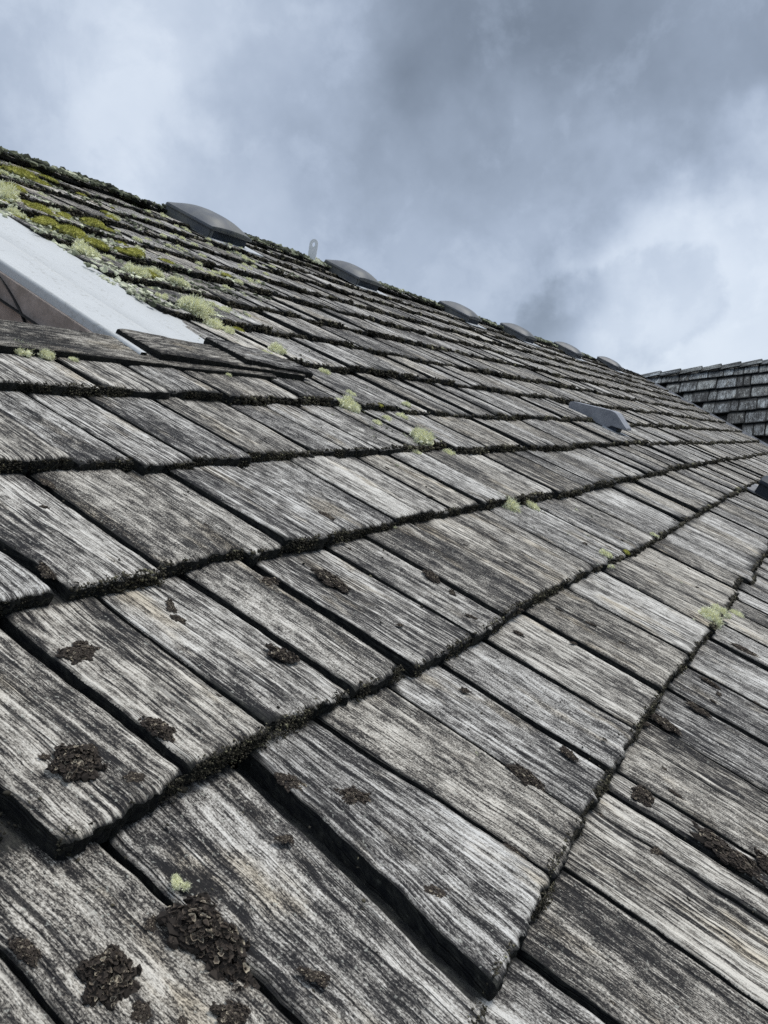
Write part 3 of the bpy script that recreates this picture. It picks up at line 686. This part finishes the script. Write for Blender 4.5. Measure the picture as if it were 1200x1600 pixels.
CL = [
 (0.428, 0.320, 0.0190, 0.90, 'brown clump on the dark edged board at the left, above the left gap', 1.15),
 (0.508, 0.315, 0.0150, 0.8, 'dark brown clump beside the joint left of the third board of its row', 1.1),
 (0.526, 0.433, 0.0150, 0.7, 'flat dark clump high on the speckled board at the left', 1.2),
 (0.718, 0.342, 0.0150, 0.8, 'reddish brown clump in the middle of the smooth grey board at centre left', 1.1),
 (0.847, 0.464, 0.0135, 0.7, 'small flat clump just below a shake edge, left of the long gap', 1.2),
 (0.956, 0.442, 0.0200, 0.6, 'long flat brown clump just right of the narrow gap below the shake edge', 1.5),
 (1.176, 0.382, 0.0180, 0.6, 'oval dark clump in the middle of the pale board beside the dark board', 1.0),
 (0.620, 0.171, 0.0150, 0.8, 'reddish brown clump near the top of the big board right of the wide black gap', 1.15),
 (0.586, 0.215, 0.0115, 0.7, 'brown clump on the tan stained corner beside the wide black gap', 1.3),
 (0.589, 0.059, 0.0110, 0.35, 'thin dark crumbs low on the big board right of the wide black gap', 1.1),
 (0.825, 0.078, 0.0150, 0.7, 'dark clump on the joint between the streaked board and the smooth dark board', 1.5),
 (0.980, -0.032, 0.0190, 0.8, 'brown clump just right of the mossy shake edge at the right', 1.1),
 (0.969, -0.142, 0.0240, 0.7, 'long brown clump lying along the joint near the right edge', 1.6),
 (1.004, -0.178, 0.0190, 0.8, 'dark brown clump cut by the right edge of the photo', 1.1),
 (0.405, 0.151, 0.0240, 1.0, 'largest brown clump, heaped over the gap at the bottom left', 1.15),
 (0.337, 0.176, 0.0180, 1.0, 'second largest brown clump, on the bottom left board', 1.1),
 (0.310, 0.216, 0.0085, 0.9, 'small brown clump nearest the left edge at the bottom', 1.3),
 (0.335, 0.143, 0.0070, 0.8, 'small clump on the bottom edge, left of the largest clump', 1.0),
 (0.373, 0.106, 0.0090, 0.8, 'small clump on the bottom edge below the largest clump', 1.2),
 (0.383, 0.185, 0.0042, 0.6, 'tiny dark speck of a clump upper left of the largest clump', 1.1),
 (0.692, 0.040, 0.0095, 0.7, 'small clump on the lower end of the narrow gap beside the streaked board', 1.5),
 (0.933, 0.057, 0.0120, 0.6, 'dark clump in the middle of the smooth tan and grey board', 1.0),
 (0.927, 0.198, 0.0066, 0.6, 'small dark clump near the top of the smooth tan and grey board', 1.1),
 (1.126, 0.566, 0.0130, 0.35, 'flat dark oval clump on a pale board above the long mossy edge', 1.0),
 (0.883, -0.072, 0.0060, 0.6, 'tiny clump alone on the wide pale board at lower right', 1.2),
 (1.227, -0.011, 0.0180, 0.5, 'long dark clump touching the mossy edge at the right', 1.4),
 (1.516, -0.042, 0.0140, 0.5, 'small clump beside the joint right of the mossy edge', 1.3),
 (1.359, -0.046, 0.0150, 0.5, 'small clump below two others, right of the mossy edge', 1.3),
 (1.839, -0.079, 0.0200, 0.4, 'flat scatter of dark crumbs near the right edge by the white streaked board', 1.6),
 (0.568, 0.545, 0.0085, 0.8, 'small brown clump in the gap at the left edge', 1.3),
 (0.713, 0.732, 0.0084, 0.4, 'tiny flat clump just below a shake edge at the left', 1.5),
 (0.628, -0.089, 0.0065, 0.7, 'small brown clump in the joint at the bottom right', 1.5)]
for i, (u, v, r, fl, lab, asp) in enumerate(CL):
    fl = fl if r > 0.0175 and fl > 0.85 else fl*0.8
    r = r*1.12
    place(KM[i % 5], 'brown_clump', u, v, r, (i*1.7) % 6.28 if asp < 1.25 else 1.57, lab, 'dried clump', 'brown dried clumps scattered on the shakes', fl, asp)
TI = [
 (1.859, 0.022, 0.024, 'largest tuft of three at the mossy edge near the right side'), (1.962, 0.012, 0.019, 'middle tuft of three at the mossy edge near the right side'),
 (2.089, -0.020, 0.016, 'rightmost tuft of three at the mossy edge near the right side'), (1.849, 0.250, 0.016, 'pale tuft hanging below the mossy edge beside a green cushion'),
 (1.876, 0.274, 0.013, 'small pale tuft on top of the mossy edge beside a green cushion'), (1.855, 0.520, 0.026, 'bright bushy tuft on the mossy edge at centre right'),
 (1.984, 0.505, 0.014, 'flat small tuft just right of the bright bushy one at centre right'), (1.915, 0.811, 0.028, 'tall pale yellow tuft standing across a mossy edge at the middle'),
 (1.874, 1.021, 0.028, 'spiky pale tuft on the mossy edge right of the loose boards'), (1.954, 0.943, 0.012, 'small tuft, lower left of a pair on a shake below the spiky tuft'),
 (2.075, 0.970, 0.016, 'small tuft, upper right of a pair on a shake below the spiky tuft'), (2.214, 1.034, 0.012, 'small tuft on the mossy edge right of the spiky tuft'),
 (2.002, 0.766, 0.014, 'orange tinged low tuft on the edge right of the tall yellow tuft'), (1.862, 0.919, 0.0095, 'faint small tuft left of the pair below the spiky tuft'),
 (1.933, 1.334, 0.023, 'pale tuft on the edge just above the right end of the loose boards'), (2.084, 1.254, 0.015, 'yellow green tuft on the edge right of the loose boards'),
 (1.842, 1.580, 0.042, 'large spreading tuft beside the lower end of the white flashing'), (1.858, 1.512, 0.032, 'tuft growing against the right of the large spreading one'),
 (1.855, 1.828, 0.032, 'rounded pale tuft beside the white flashing, left of a green cushion'), (1.991, 1.896, 0.025, 'pale tuft above and right of the green cushion by the flashing'),
 (2.050, 1.850, 0.022, 'pale tuft at the right end of the cluster around the green cushion'), (1.840, 2.440, 0.046, 'big pale tuft at the left edge of the photo above the flashing'),
 (1.794, 1.981, 0.034, 'pale tuft hanging over the edge of the white flashing'), (0.575, 0.131, 0.0040, 'tiny green tuft on the near side of the big board by the black gap'),
 (0.423, 0.199, 0.0055, 'thin stringy tuft growing in the bottom left gap'), (0.811, 0.128, 0.0042, 'tiny yellow tuft on the white streaked board'),
 (1.285, 0.516, 0.009, 'small green tuft under the long mossy edge at the centre'), (0.976, 1.150, 0.015, 'stringy tuft at the left edge under the loose boards'),
 (1.015, 1.140, 0.013, 'stringy tuft second from the left under the loose boards'), (1.072, 1.130, 0.008, 'small stringy tuft third from the left under the loose boards'),
 (1.510, 1.140, 0.008, 'small tuft clinging to the front of the loose boards'), (2.380, 0.258, 0.010, 'small pale tuft on the mossy edge in the right half'),
 (1.893, 1.985, 0.016, 'small tuft between the flashing tuft and the green cushion'), (1.880, 1.470, 0.017, 'small tuft below the large spreading one'),
 (1.830, 1.287, 0.013, 'small low tuft behind the right loose board'), (1.754, 2.261, 0.020, 'tuft on the roof corner above the white flashing at far left'),
 (1.965, 1.080, 0.012, 'short tuft just above the spiky one'), (1.83, 0.780, 0.014, 'small tuft at the foot of the tall yellow one')]
for i, (u, v, r, lab) in enumerate(TI):
    r = r*1.22 if r > 0.01 else r*1.1
    place(TM[i % 7], 'lichen_tuft', u, v, r, i*2.3, lab, 'lichen', 'pale lichen tufts growing on the roof', 1.25, 1.1)
random.seed(21)
def read_mesh(me):
    V = np.empty(len(me.vertices)*3, np.float32); me.vertices.foreach_get('co', V); V = V.reshape(-1, 3)
    C = np.empty(len(me.vertices)*4, np.float32); me.color_attributes['tint'].data.foreach_get('color', C); C = C.reshape(-1, 4)[:, :3]
    f = [list(p.vertices) for p in me.polygons]
    return V, C, np.array([q for q in f if len(q) == 4]).reshape(-1, 4), np.array([q for q in f if len(q) == 3]).reshape(-1, 3)
def sprinkle(name, protos, spots, mat, label, cat):
    mb = MB(); data = [read_mesh(p) for p in protos]
    for i, (u, v, r, rot, flat, asp, dz) in enumerate(spots):
        V, C, f4, f3 = data[i % len(data)]; m = np.array(RM.to_3x3() @ Matrix.Rotation(rot, 3, 'Z')) @ np.diag((r*asp, r, r*flat))
        Wd = V @ m.T + np.array(W(u, v, surf_h(u, v)+dz))
        base = mb.n; mb.add(Wd, f4 if len(f4) else f3, None, C)
        if len(f4) and len(f3): mb.f3.append(f3 + base)
    tag(obj(name, mb.mesh(name, mat, False)), label, cat, kind='stuff')
sp = []
for i in range(130):
    u = random.uniform(1.75, 3.6); v = 1.45 + 0.70*(u-1.75) + random.uniform(-0.1, 1.2)*(1.0 if u < 2.4 else 0.6)
    if v > ridge_v(u)-0.12: continue
    sp.append((u, v, random.uniform(0.006, 0.020), i*1.1, 1.2, 1.0, 0))
for i in range(40): 
    u = random.uniform(2.0, 11); sp.append((u, rv_(u)-random.uniform(0.0, 0.1), random.uniform(0.010, 0.024), i*1.1, 1.1, 1.0, 0.012))
sprinkle('lichen_specks', TM, sp, M_LICHEN, 'countless tiny pale lichen tufts sprinkled between the ridge and the white flashing', 'lichen')
gs = []
for i in range(90):
    u = random.uniform(1.72, 2.7); v = 1.75 + random.random()*1.6 + 0.3*(u-1.7)
    if v > ridge_v(u)-0.1 or random.random() < (u-1.9)*1.1: continue
    gs.append((u, v, random.uniform(0.008, 0.026), random.uniform(-0.4, 0.4), 1.1, random.uniform(1.0, 1.8), 0.001))
sprinkle('moss_specks', CMs, gs, M_GREEN, 'small yellow green moss patches crowding the shakes above the white flashing', 'moss')
cs_ = [(random.uniform(0.35, 2.8), random.uniform(-0.15, 0.75), random.uniform(0.003, 0.0075), random.random()*6, 0.5, random.uniform(1.0, 1.8), 0.0012) for _ in range(85)]
sprinkle('crust_specks', KM, cs_, M_CLUMP, 'tiny flat dark crumbs of crust dotted over the near and middle shakes', 'dried crust')
GC = [(1.940, 1.870, 0.026, 'green cushion set among pale tufts beside the flashing'), (1.921, 2.375, 0.034, 'long green cushion second from the left edge, highest of its row'),
 (1.860, 2.250, 0.034, 'yellow green cushion at the flashing corner'), (2.35, 2.93, 0.026, 'green cushion high up near the ridge at the left'),
 (1.880, 2.160, 0.040, 'brightest yellow cushion beside the white flashing'), (2.041, 2.397, 0.026, 'cushion on the second shake row above the flashing'),
 (1.900, 2.070, 0.030, 'cushion at the lower end of the row along the flashing'), (2.178, 2.412, 0.036, 'oval green cushion right of the main row, above the flashing'),
 (2.091, 2.097, 0.032, 'olive cushion lying alone between flashing and ridge'), (1.959, 1.500, 0.018, 'small dark green cushion right of the large spreading tuft'),
 (2.012, 0.254, 0.009, 'tiny bright green cushion on the mossy edge at right'), (2.016, 1.012, 0.010, 'tiny green cushion on the edge beside the spiky tuft'),
 (2.307, 3.000, 0.050, 'orange tinged cushion at the upper left corner of the roof'), (2.000, 2.62, 0.034, 'green cushion at the left edge above the big pale tuft')]
for i, (u, v, r, lab) in enumerate(GC):
    place(CMs[i % 3], 'moss_cushion', u, v, r*1.25, 0.3*(i % 3), lab, 'moss', 'green moss cushions on the roof', 1.1, 1.2)

# ------------------------------------------------------------------ skylight / well with its white flashing
M_WHITE, t_, b_ = new_mat('white_flashing')
co_ = t_.node('ShaderNodeTexCoord').outputs['Object']
d1 = t_.smooth(t_.math('ADD', t_.math('MULTIPLY', t_.noise(co_, 90, 4, 0.7), 0.6), t_.math('MULTIPLY', t_.noise(t_.mapping(co_, (40, 4, 1)), 1, 5, 0.7), 0.45)), 0.56, 0.66, 0, 0.6); d2 = t_.noise(co_, 7, 5, 0.6)
cc = t_.mix(d2, (0.48, 0.50, 0.51), (0.60, 0.62, 0.63)); cc = t_.mix(d1, cc, (0.34, 0.34, 0.32)); t_.put(b_.inputs['Base Color'], cc); b_.inputs['Roughness'].default_value = 0.45
M_PLY = simple('brown_board', (0.30, 0.255, 0.225), (0.42, 0.36, 0.325), 22, 0.85, 0.002, 0.2)
M_CBL = simple('black_cable', (0.012, 0.012, 0.013), (0.03, 0.03, 0.03), 30, 0.6)
M_LIN = simple('pale_liner', (0.42, 0.44, 0.48), (0.60, 0.62, 0.66), 20, 0.6)
skl = bpy.data.objects.new('skylight', None); link(skl); skl.matrix_world = Matrix.Translation(W(0.8, 1.25, 0)) @ RM
tag(skl, 'skylight opening with wide white metal flashing and brown inner board', 'skylight')
def loc(P): return np.asarray(P, float) - np.array([0.8, 1.25, 0])
fb = MB(); nv = 60; vs = np.linspace(1.17, 2.72, nv)
prof = [(1.80, -0.024), (1.70, -0.012), (1.56, -0.010), (1.452, -0.010), (1.448, -0.017), (1.438, -0.017), (1.434, 0.002), (1.424, -0.001), (1.34, -0.004), (1.290, -0.002), (1.282, 0.009), (1.268, 0.009), (1.266, 0.002), (1.266, -0.030)]
V = [(u_, v_, h_+0.0015*vn(np.array([v_*4.0]), np.array([j*0.7]))[0]) for j, (u_, h_) in enumerate(prof) for v_ in vs]
fb.add(loc(V), grid_faces(len(prof), nv)[:, ::-1])
obj('side_flashing', fb.mesh('side_flashing', M_WHITE), skl)
def rbox(name, x0, x1, y0, y1, z0, z1, mat, parent, bev=0.002, label=None):
    o = obj(name, box_mesh(name, x0-0.8, x1-0.8, y0-1.25, y1-1.25, z0, z1, mat, bev), parent)
    if label: o['label'] = label
    return o
rbox('head_flashing', 0.22, 1.240, 2.50, 2.72, -0.004, 0.004, M_WHITE, skl)
rbox('side_flashing', 0.05, 0.30, 1.17, 2.498, -0.004, 0.003, M_WHITE, skl)
rbox('inner_board', 1.256, 1.274, 1.22, 2.498, -0.50, -0.012, M_PLY, skl, 0.001)
rbox('inner_board', 0.302, 0.32, 1.22, 2.498, -0.50, -0.002, M_PLY, skl, 0.001)
rbox('inner_board', 0.322, 1.22, 2.48, 2.498, -0.50, -0.002, M_PLY, skl, 0.001)
rbox('inner_board', 0.322, 1.22, 1.22, 1.238, -0.50, -0.010, M_PLY, skl, 0.001)
rbox('well_floor', 0.322, 1.22, 1.24, 2.478, -0.50, -0.488, M_PLY, skl, 0.001)
# cable stapled in a curve down the board
cb = MB(); npt = 24; ring = np.arange(10)/10*6.283; V = []
for i in range(npt):
    s = i/(npt-1); vc_ = 1.66 - 0.24*s - 0.07*math.sin(s*2.6); hc_ = -0.010 - 0.22*s**1.5; tu = 0.0075
    for a_ in ring: V.append((1.2525 + tu*0.5*math.cos(a_), vc_ + tu*math.sin(a_), hc_ + tu*0.3*math.sin(a_)))
F = [[i*10+j, i*10+(j+1) % 10, (i+1)*10+(j+1) % 10, (i+1)*10+j] for i in range(npt-1) for j in range(10)]
cb.add(loc(V), F); obj('cable', cb.mesh('cable', M_CBL), skl)
lm = MB(); V = []
for i in range(9):
    for j in range(9):
        V.append((1.243-0.02*i/8-0.008*math.sin(i*1.9+j), 1.56+0.16*j/8-0.05*(i/8), -0.13-0.14*i/8+0.01*math.sin(j*2+i)))
lm.add(loc(V), grid_faces(9, 9)); obj('plastic_liner', lm.mesh('plastic_liner', M_LIN), skl)

# loose boards stacked below the skylight: long along the roof, thick dark edges
def loose(u0, u1, v0, v1, hL, hR, tone, label, tb=0.020, tip=0.03):
    mb = MB(); nx, ny = 110, 26; A, B = np.meshgrid(np.linspace(0, 1, nx), np.linspace(0, 1, ny), indexing='ij'); ox = random.random()*80
    x = u0 + A*(u1-u0) - tip*B*(1-A) ; wv = 0.004*vn(A*9+ox, 0*B+1) + 0.0015*vn(A*60+ox, 0*B+4)
    y = v0 + B*(v1-v0) + wv*(1-B); lw = 1 - 0.45*np.clip((A-0.6)/0.4, 0, 1)*B; y = v0 + (y-v0)*lw
    z = hL + (hR-hL)*A + 0.004*vn(A*5+ox, B*3) + 0.002*vn(A*22+ox, B*50+ox) - 0.003*np.exp(-B/0.04) - 0.003*np.exp(-A/0.012)
    V = np.stack([x.ravel(), y.ravel(), z.ravel()], 1); c0 = np.array([u0, v0, 0]); V -= c0
    U = np.stack([y.ravel()+ox, x.ravel()+ox], 1); C = np.tile((tone, 0, 0), (nx*ny, 1)); C[:, 1] = (0.5*np.exp(-B/0.03)+0.5*np.exp(-A/0.01)).ravel()
    mb.add(V, grid_faces(nx, ny), U, C)
    idx = np.arange(nx*ny).reshape(nx, ny); ring = np.concatenate([idx[0, ::-1], idx[1:, 0], idx[-1, 1:], idx[-2::-1, -1]])
    P = V[ring]; rows = []
    for q in range(4):
        Q = P.copy(); Q[:, 2] -= tb*q/3
        if q in (1, 2): Q[:, 1] += 0.003*(rng.random(len(P))-0.5)
        rows.append(Q)
    n = len(P); R = np.concatenate(rows); F = np.concatenate([np.stack([np.arange(n-1)+q*n, np.arange(n-1)+(q+1)*n, np.arange(1, n)+(q+1)*n, np.arange(1, n)+q*n], 1) for q in range(3)])
    mb.add(R, F, np.stack([R[:, 0]+ox, R[:, 0]*.3+R[:, 2]*3+ox], 1), np.tile((tone, 1.0, 0), (len(R), 1)))
    Vb = V.copy(); Vb[:, 2] -= tb; mb.add(Vb, grid_faces(nx, ny)[:, ::-1], U, np.tile((tone, 1, 0), (nx*ny, 1)))
    o = obj('loose_board', mb.mesh('loose_board', M_BRD)); o.matrix_world = Matrix.Translation(W(u0, v0, 0)) @ RM
    tag(o, label, 'board', 'loose wooden boards below the skylight')
M_BRD = wood_material('loose_board_wood', 0.75, -0.05)
loose(0.55, 1.70, 1.140, 1.256, 0.008, 0.000, 0.45, 'long weathered board lowest of the loose stack, running from the left edge', 0.015)
loose(1.310, 1.845, 1.158, 1.262, 0.020, 0.008, 0.50, 'middle loose board lapped over the long one below the white flashing', 0.016)
loose(1.600, 1.895, 1.168, 1.280, 0.026, 0.010, 0.40, 'short loose board on top at the right end of the stack', 0.016)

# ------------------------------------------------------------------ ridge vents
VL, VWd = 0.34, 0.34
def hood_mesh():
    mb = MB(); n = 33; s = np.linspace(-1, 1, n); A, B = np.meshgrid(s, s, indexing='ij')
    z = 0.054 + 0.048*(1-np.abs(A)**2.6)*(1-0.8*np.abs(B)**3.0) ; r = 0.96
    x = A*VWd/2; y = B*VL/2; cr = (np.abs(A)**8*np.abs(B)**8)*0.03; x = x*(1-cr); y = y*(1-cr)
    V = np.stack([x.ravel(), y.ravel(), z.ravel()], 1); mb.add(V, grid_faces(n, n))
    idx = np.arange(n*n).reshape(n, n); ring = np.concatenate([idx[:, 0], idx[-1, 1:], idx[-2::-1, -1], idx[0, -2::-1]])
    P = V[ring]; rows = [P]
    for (dz, sh) in ((0.006, 1.012), (0.012, 1.016), (None, 1.016), (None, 0.985)):
        Q = P.copy(); Q[:, :2] *= sh
        Q[:, 2] = Q[:, 2]-dz if dz else 0.038
        rows.append(Q)
    R = np.concatenate(rows); m = len(P)
    F = np.concatenate([np.stack([np.arange(m-1)+q*m, np.arange(m-1)+(q+1)*m, np.arange(1, m)+(q+1)*m, np.arange(1, m)+q*m], 1) for q in range(4)])
    mb.add(R, F)
    U_ = V.copy(); U_[:, 2] = 0.041; U_[:, :2] *= 0.985; mb.add(U_, grid_faces(n, n)[:, ::-1])
    return mb.mesh('hood', M_VENT)
VH = hood_mesh(); VT = box_mesh('throat', -0.13, 0.15, -0.155, 0.15, -0.02, 0.042, M_VIN, 0.004)
VF = box_mesh('flange', -0.16, 0.24, -0.225, 0.20, -0.010, -0.003, M_FLG, 0.001)
VS = box_mesh('skirt', -0.165, -0.135, -0.165, 0.165, -0.01, 0.046, M_VENT, 0.006)
def ridge_vent(u, v, h, label, s=1.0, grp='low grey roof vents spaced along the ridge', rot=0.0, mat=None):
    r = bpy.data.objects.new('roof_vent', None); link(r)
    r.matrix_world = Matrix.Translation(W(u, v, h)) @ RM @ Matrix.Rotation(rot, 4, 'Z') @ Matrix.Scale(s, 4)
    tag(r, label, 'roof vent', grp)
    obj('hood', VH, r); obj('throat', VT, r); obj('flange', VF, r); obj('skirt', VS, r)
    if mat:
        for c in r.children:
            if c.name.split('.')[0] == 'flange': c.data = c.data.copy(); c.data.materials[0] = M_VAL
            if c.name.split('.')[0] in ('hood', 'skirt'): c.data = c.data.copy(); c.data.materials[0] = mat
RVN = [(3.46, 3.06, 'largest looking ridge vent, nearest the camera at upper left'), (4.86, 3.02, 'second ridge vent from the left, just right of the metal strap'),
       (6.45, 2.93, 'third ridge vent from the left, right of the skyline middle'), (7.72, 2.87, 'fourth ridge vent from the left'),
       (9.25, 2.82, 'fifth ridge vent from the left, small in the distance'), (11.15, 2.82, 'farthest ridge vent, small beside the wing roof')]
for i, (u, v, lab) in enumerate(RVN): ridge_vent(u, v, 0.004, lab, 0.97 if i == 0 else 0.88, rot=(0.02, -0.03, 0.04, -0.02, 0.03, 0.0)[i])
ridge_vent(5.25, 0.0, 0.0, 'dark blue grey roof vent cut by the right edge of the photo', 1.3, None, 0.0, simple('dark_slate_plastic', (0.016, 0.021, 0.032), (0.03, 0.038, 0.05), 9, 0.6))
# slant-back vent in the middle of the roof
sv = bpy.data.objects.new('slant_vent', None); link(sv); sv.matrix_world = Matrix.Translation(W(4.33, 0.955, -0.008)) @ RM @ Matrix.Scale(0.76, 4)
tag(sv, 'slate grey slant back roof vent alone on the slope below the ridge', 'roof vent')
obj('hood', poly_prism('hood', [(0.29, 0.0), (0.30, 0.04), (0.285, 0.052), (0.02, 0.118), (-0.015, 0.118), (-0.125, 0.060), (-0.13, 0.046), (-0.06, 0.034), (-0.03, 0.030), (0.0, 0.0)], 0.0, 0.17, M_VENT2, 0.003), sv)
obj('throat', box_mesh('throat', 0.012, 0.158, -0.075, -0.004, -0.01, 0.031, M_VIN, 0.002), sv)
obj('flange', box_mesh('flange', -0.01, 0.17, -0.17, 0.02, -0.002, 0.006, M_FLG, 0.001), sv)
# ridge strap with its hole
def strap():
    mb = MB(); w, L0 = 0.026, 0.115; n = 28; V = []; F = []
    out = []; 
    for i in range(n):
        a = i/n*2*math.pi; dx, dz = math.cos(a), math.sin(a)
        hx, hz = 0.0085*dx, 0.092+0.013*dz
        if dz >= 0: ox_, oz = w*dx, 0.094 + w*1.1*dz
        else:
            k = min(w/abs(dx) if abs(dx) > 1e-6 else 9, 0.094/abs(dz)); ox_, oz = dx*k, 0.094 + dz*k
        out.append((hx, hz, ox_, oz))
    for y in (-0.0015, 0.0015):
        for (hx, hz, ox_, oz) in out: V += [(hx, y, hz), (ox_, y, oz)]
    for i in range(n):
        j = (i+1) % n
        F += [[2*i, 2*i+1, 2*j+1, 2*j], [2*n+2*j, 2*n+2*j+1, 2*n+2*i+1, 2*n+2*i], [2*i+1, 2*n+2*i+1, 2*n+2*j+1, 2*j+1], [2*i, 2*j, 2*n+2*j, 2*n+2*i]]
    mb.add(V, F); return mb.mesh('roof_anchor', M_FLG, False)
st = obj('roof_anchor', strap())
st.data.materials[0] = simple('pale_strap', (0.88, 0.89, 0.90), (0.94, 0.95, 0.96), 20, 0.5); 
RIG = W(4.56, rv_(4.56)-0.08, 0.016)
st.matrix_world = Matrix.Translation(RIG) @ Matrix.Rotation(math.radians(-78), 4, 'Z') @ Matrix.Rotation(math.radians(14), 4, 'Y') @ Matrix.Scale(1.1, 4)
tag(st, 'pale metal roof anchor strap with an eye hole standing on the ridge', 'roof anchor')
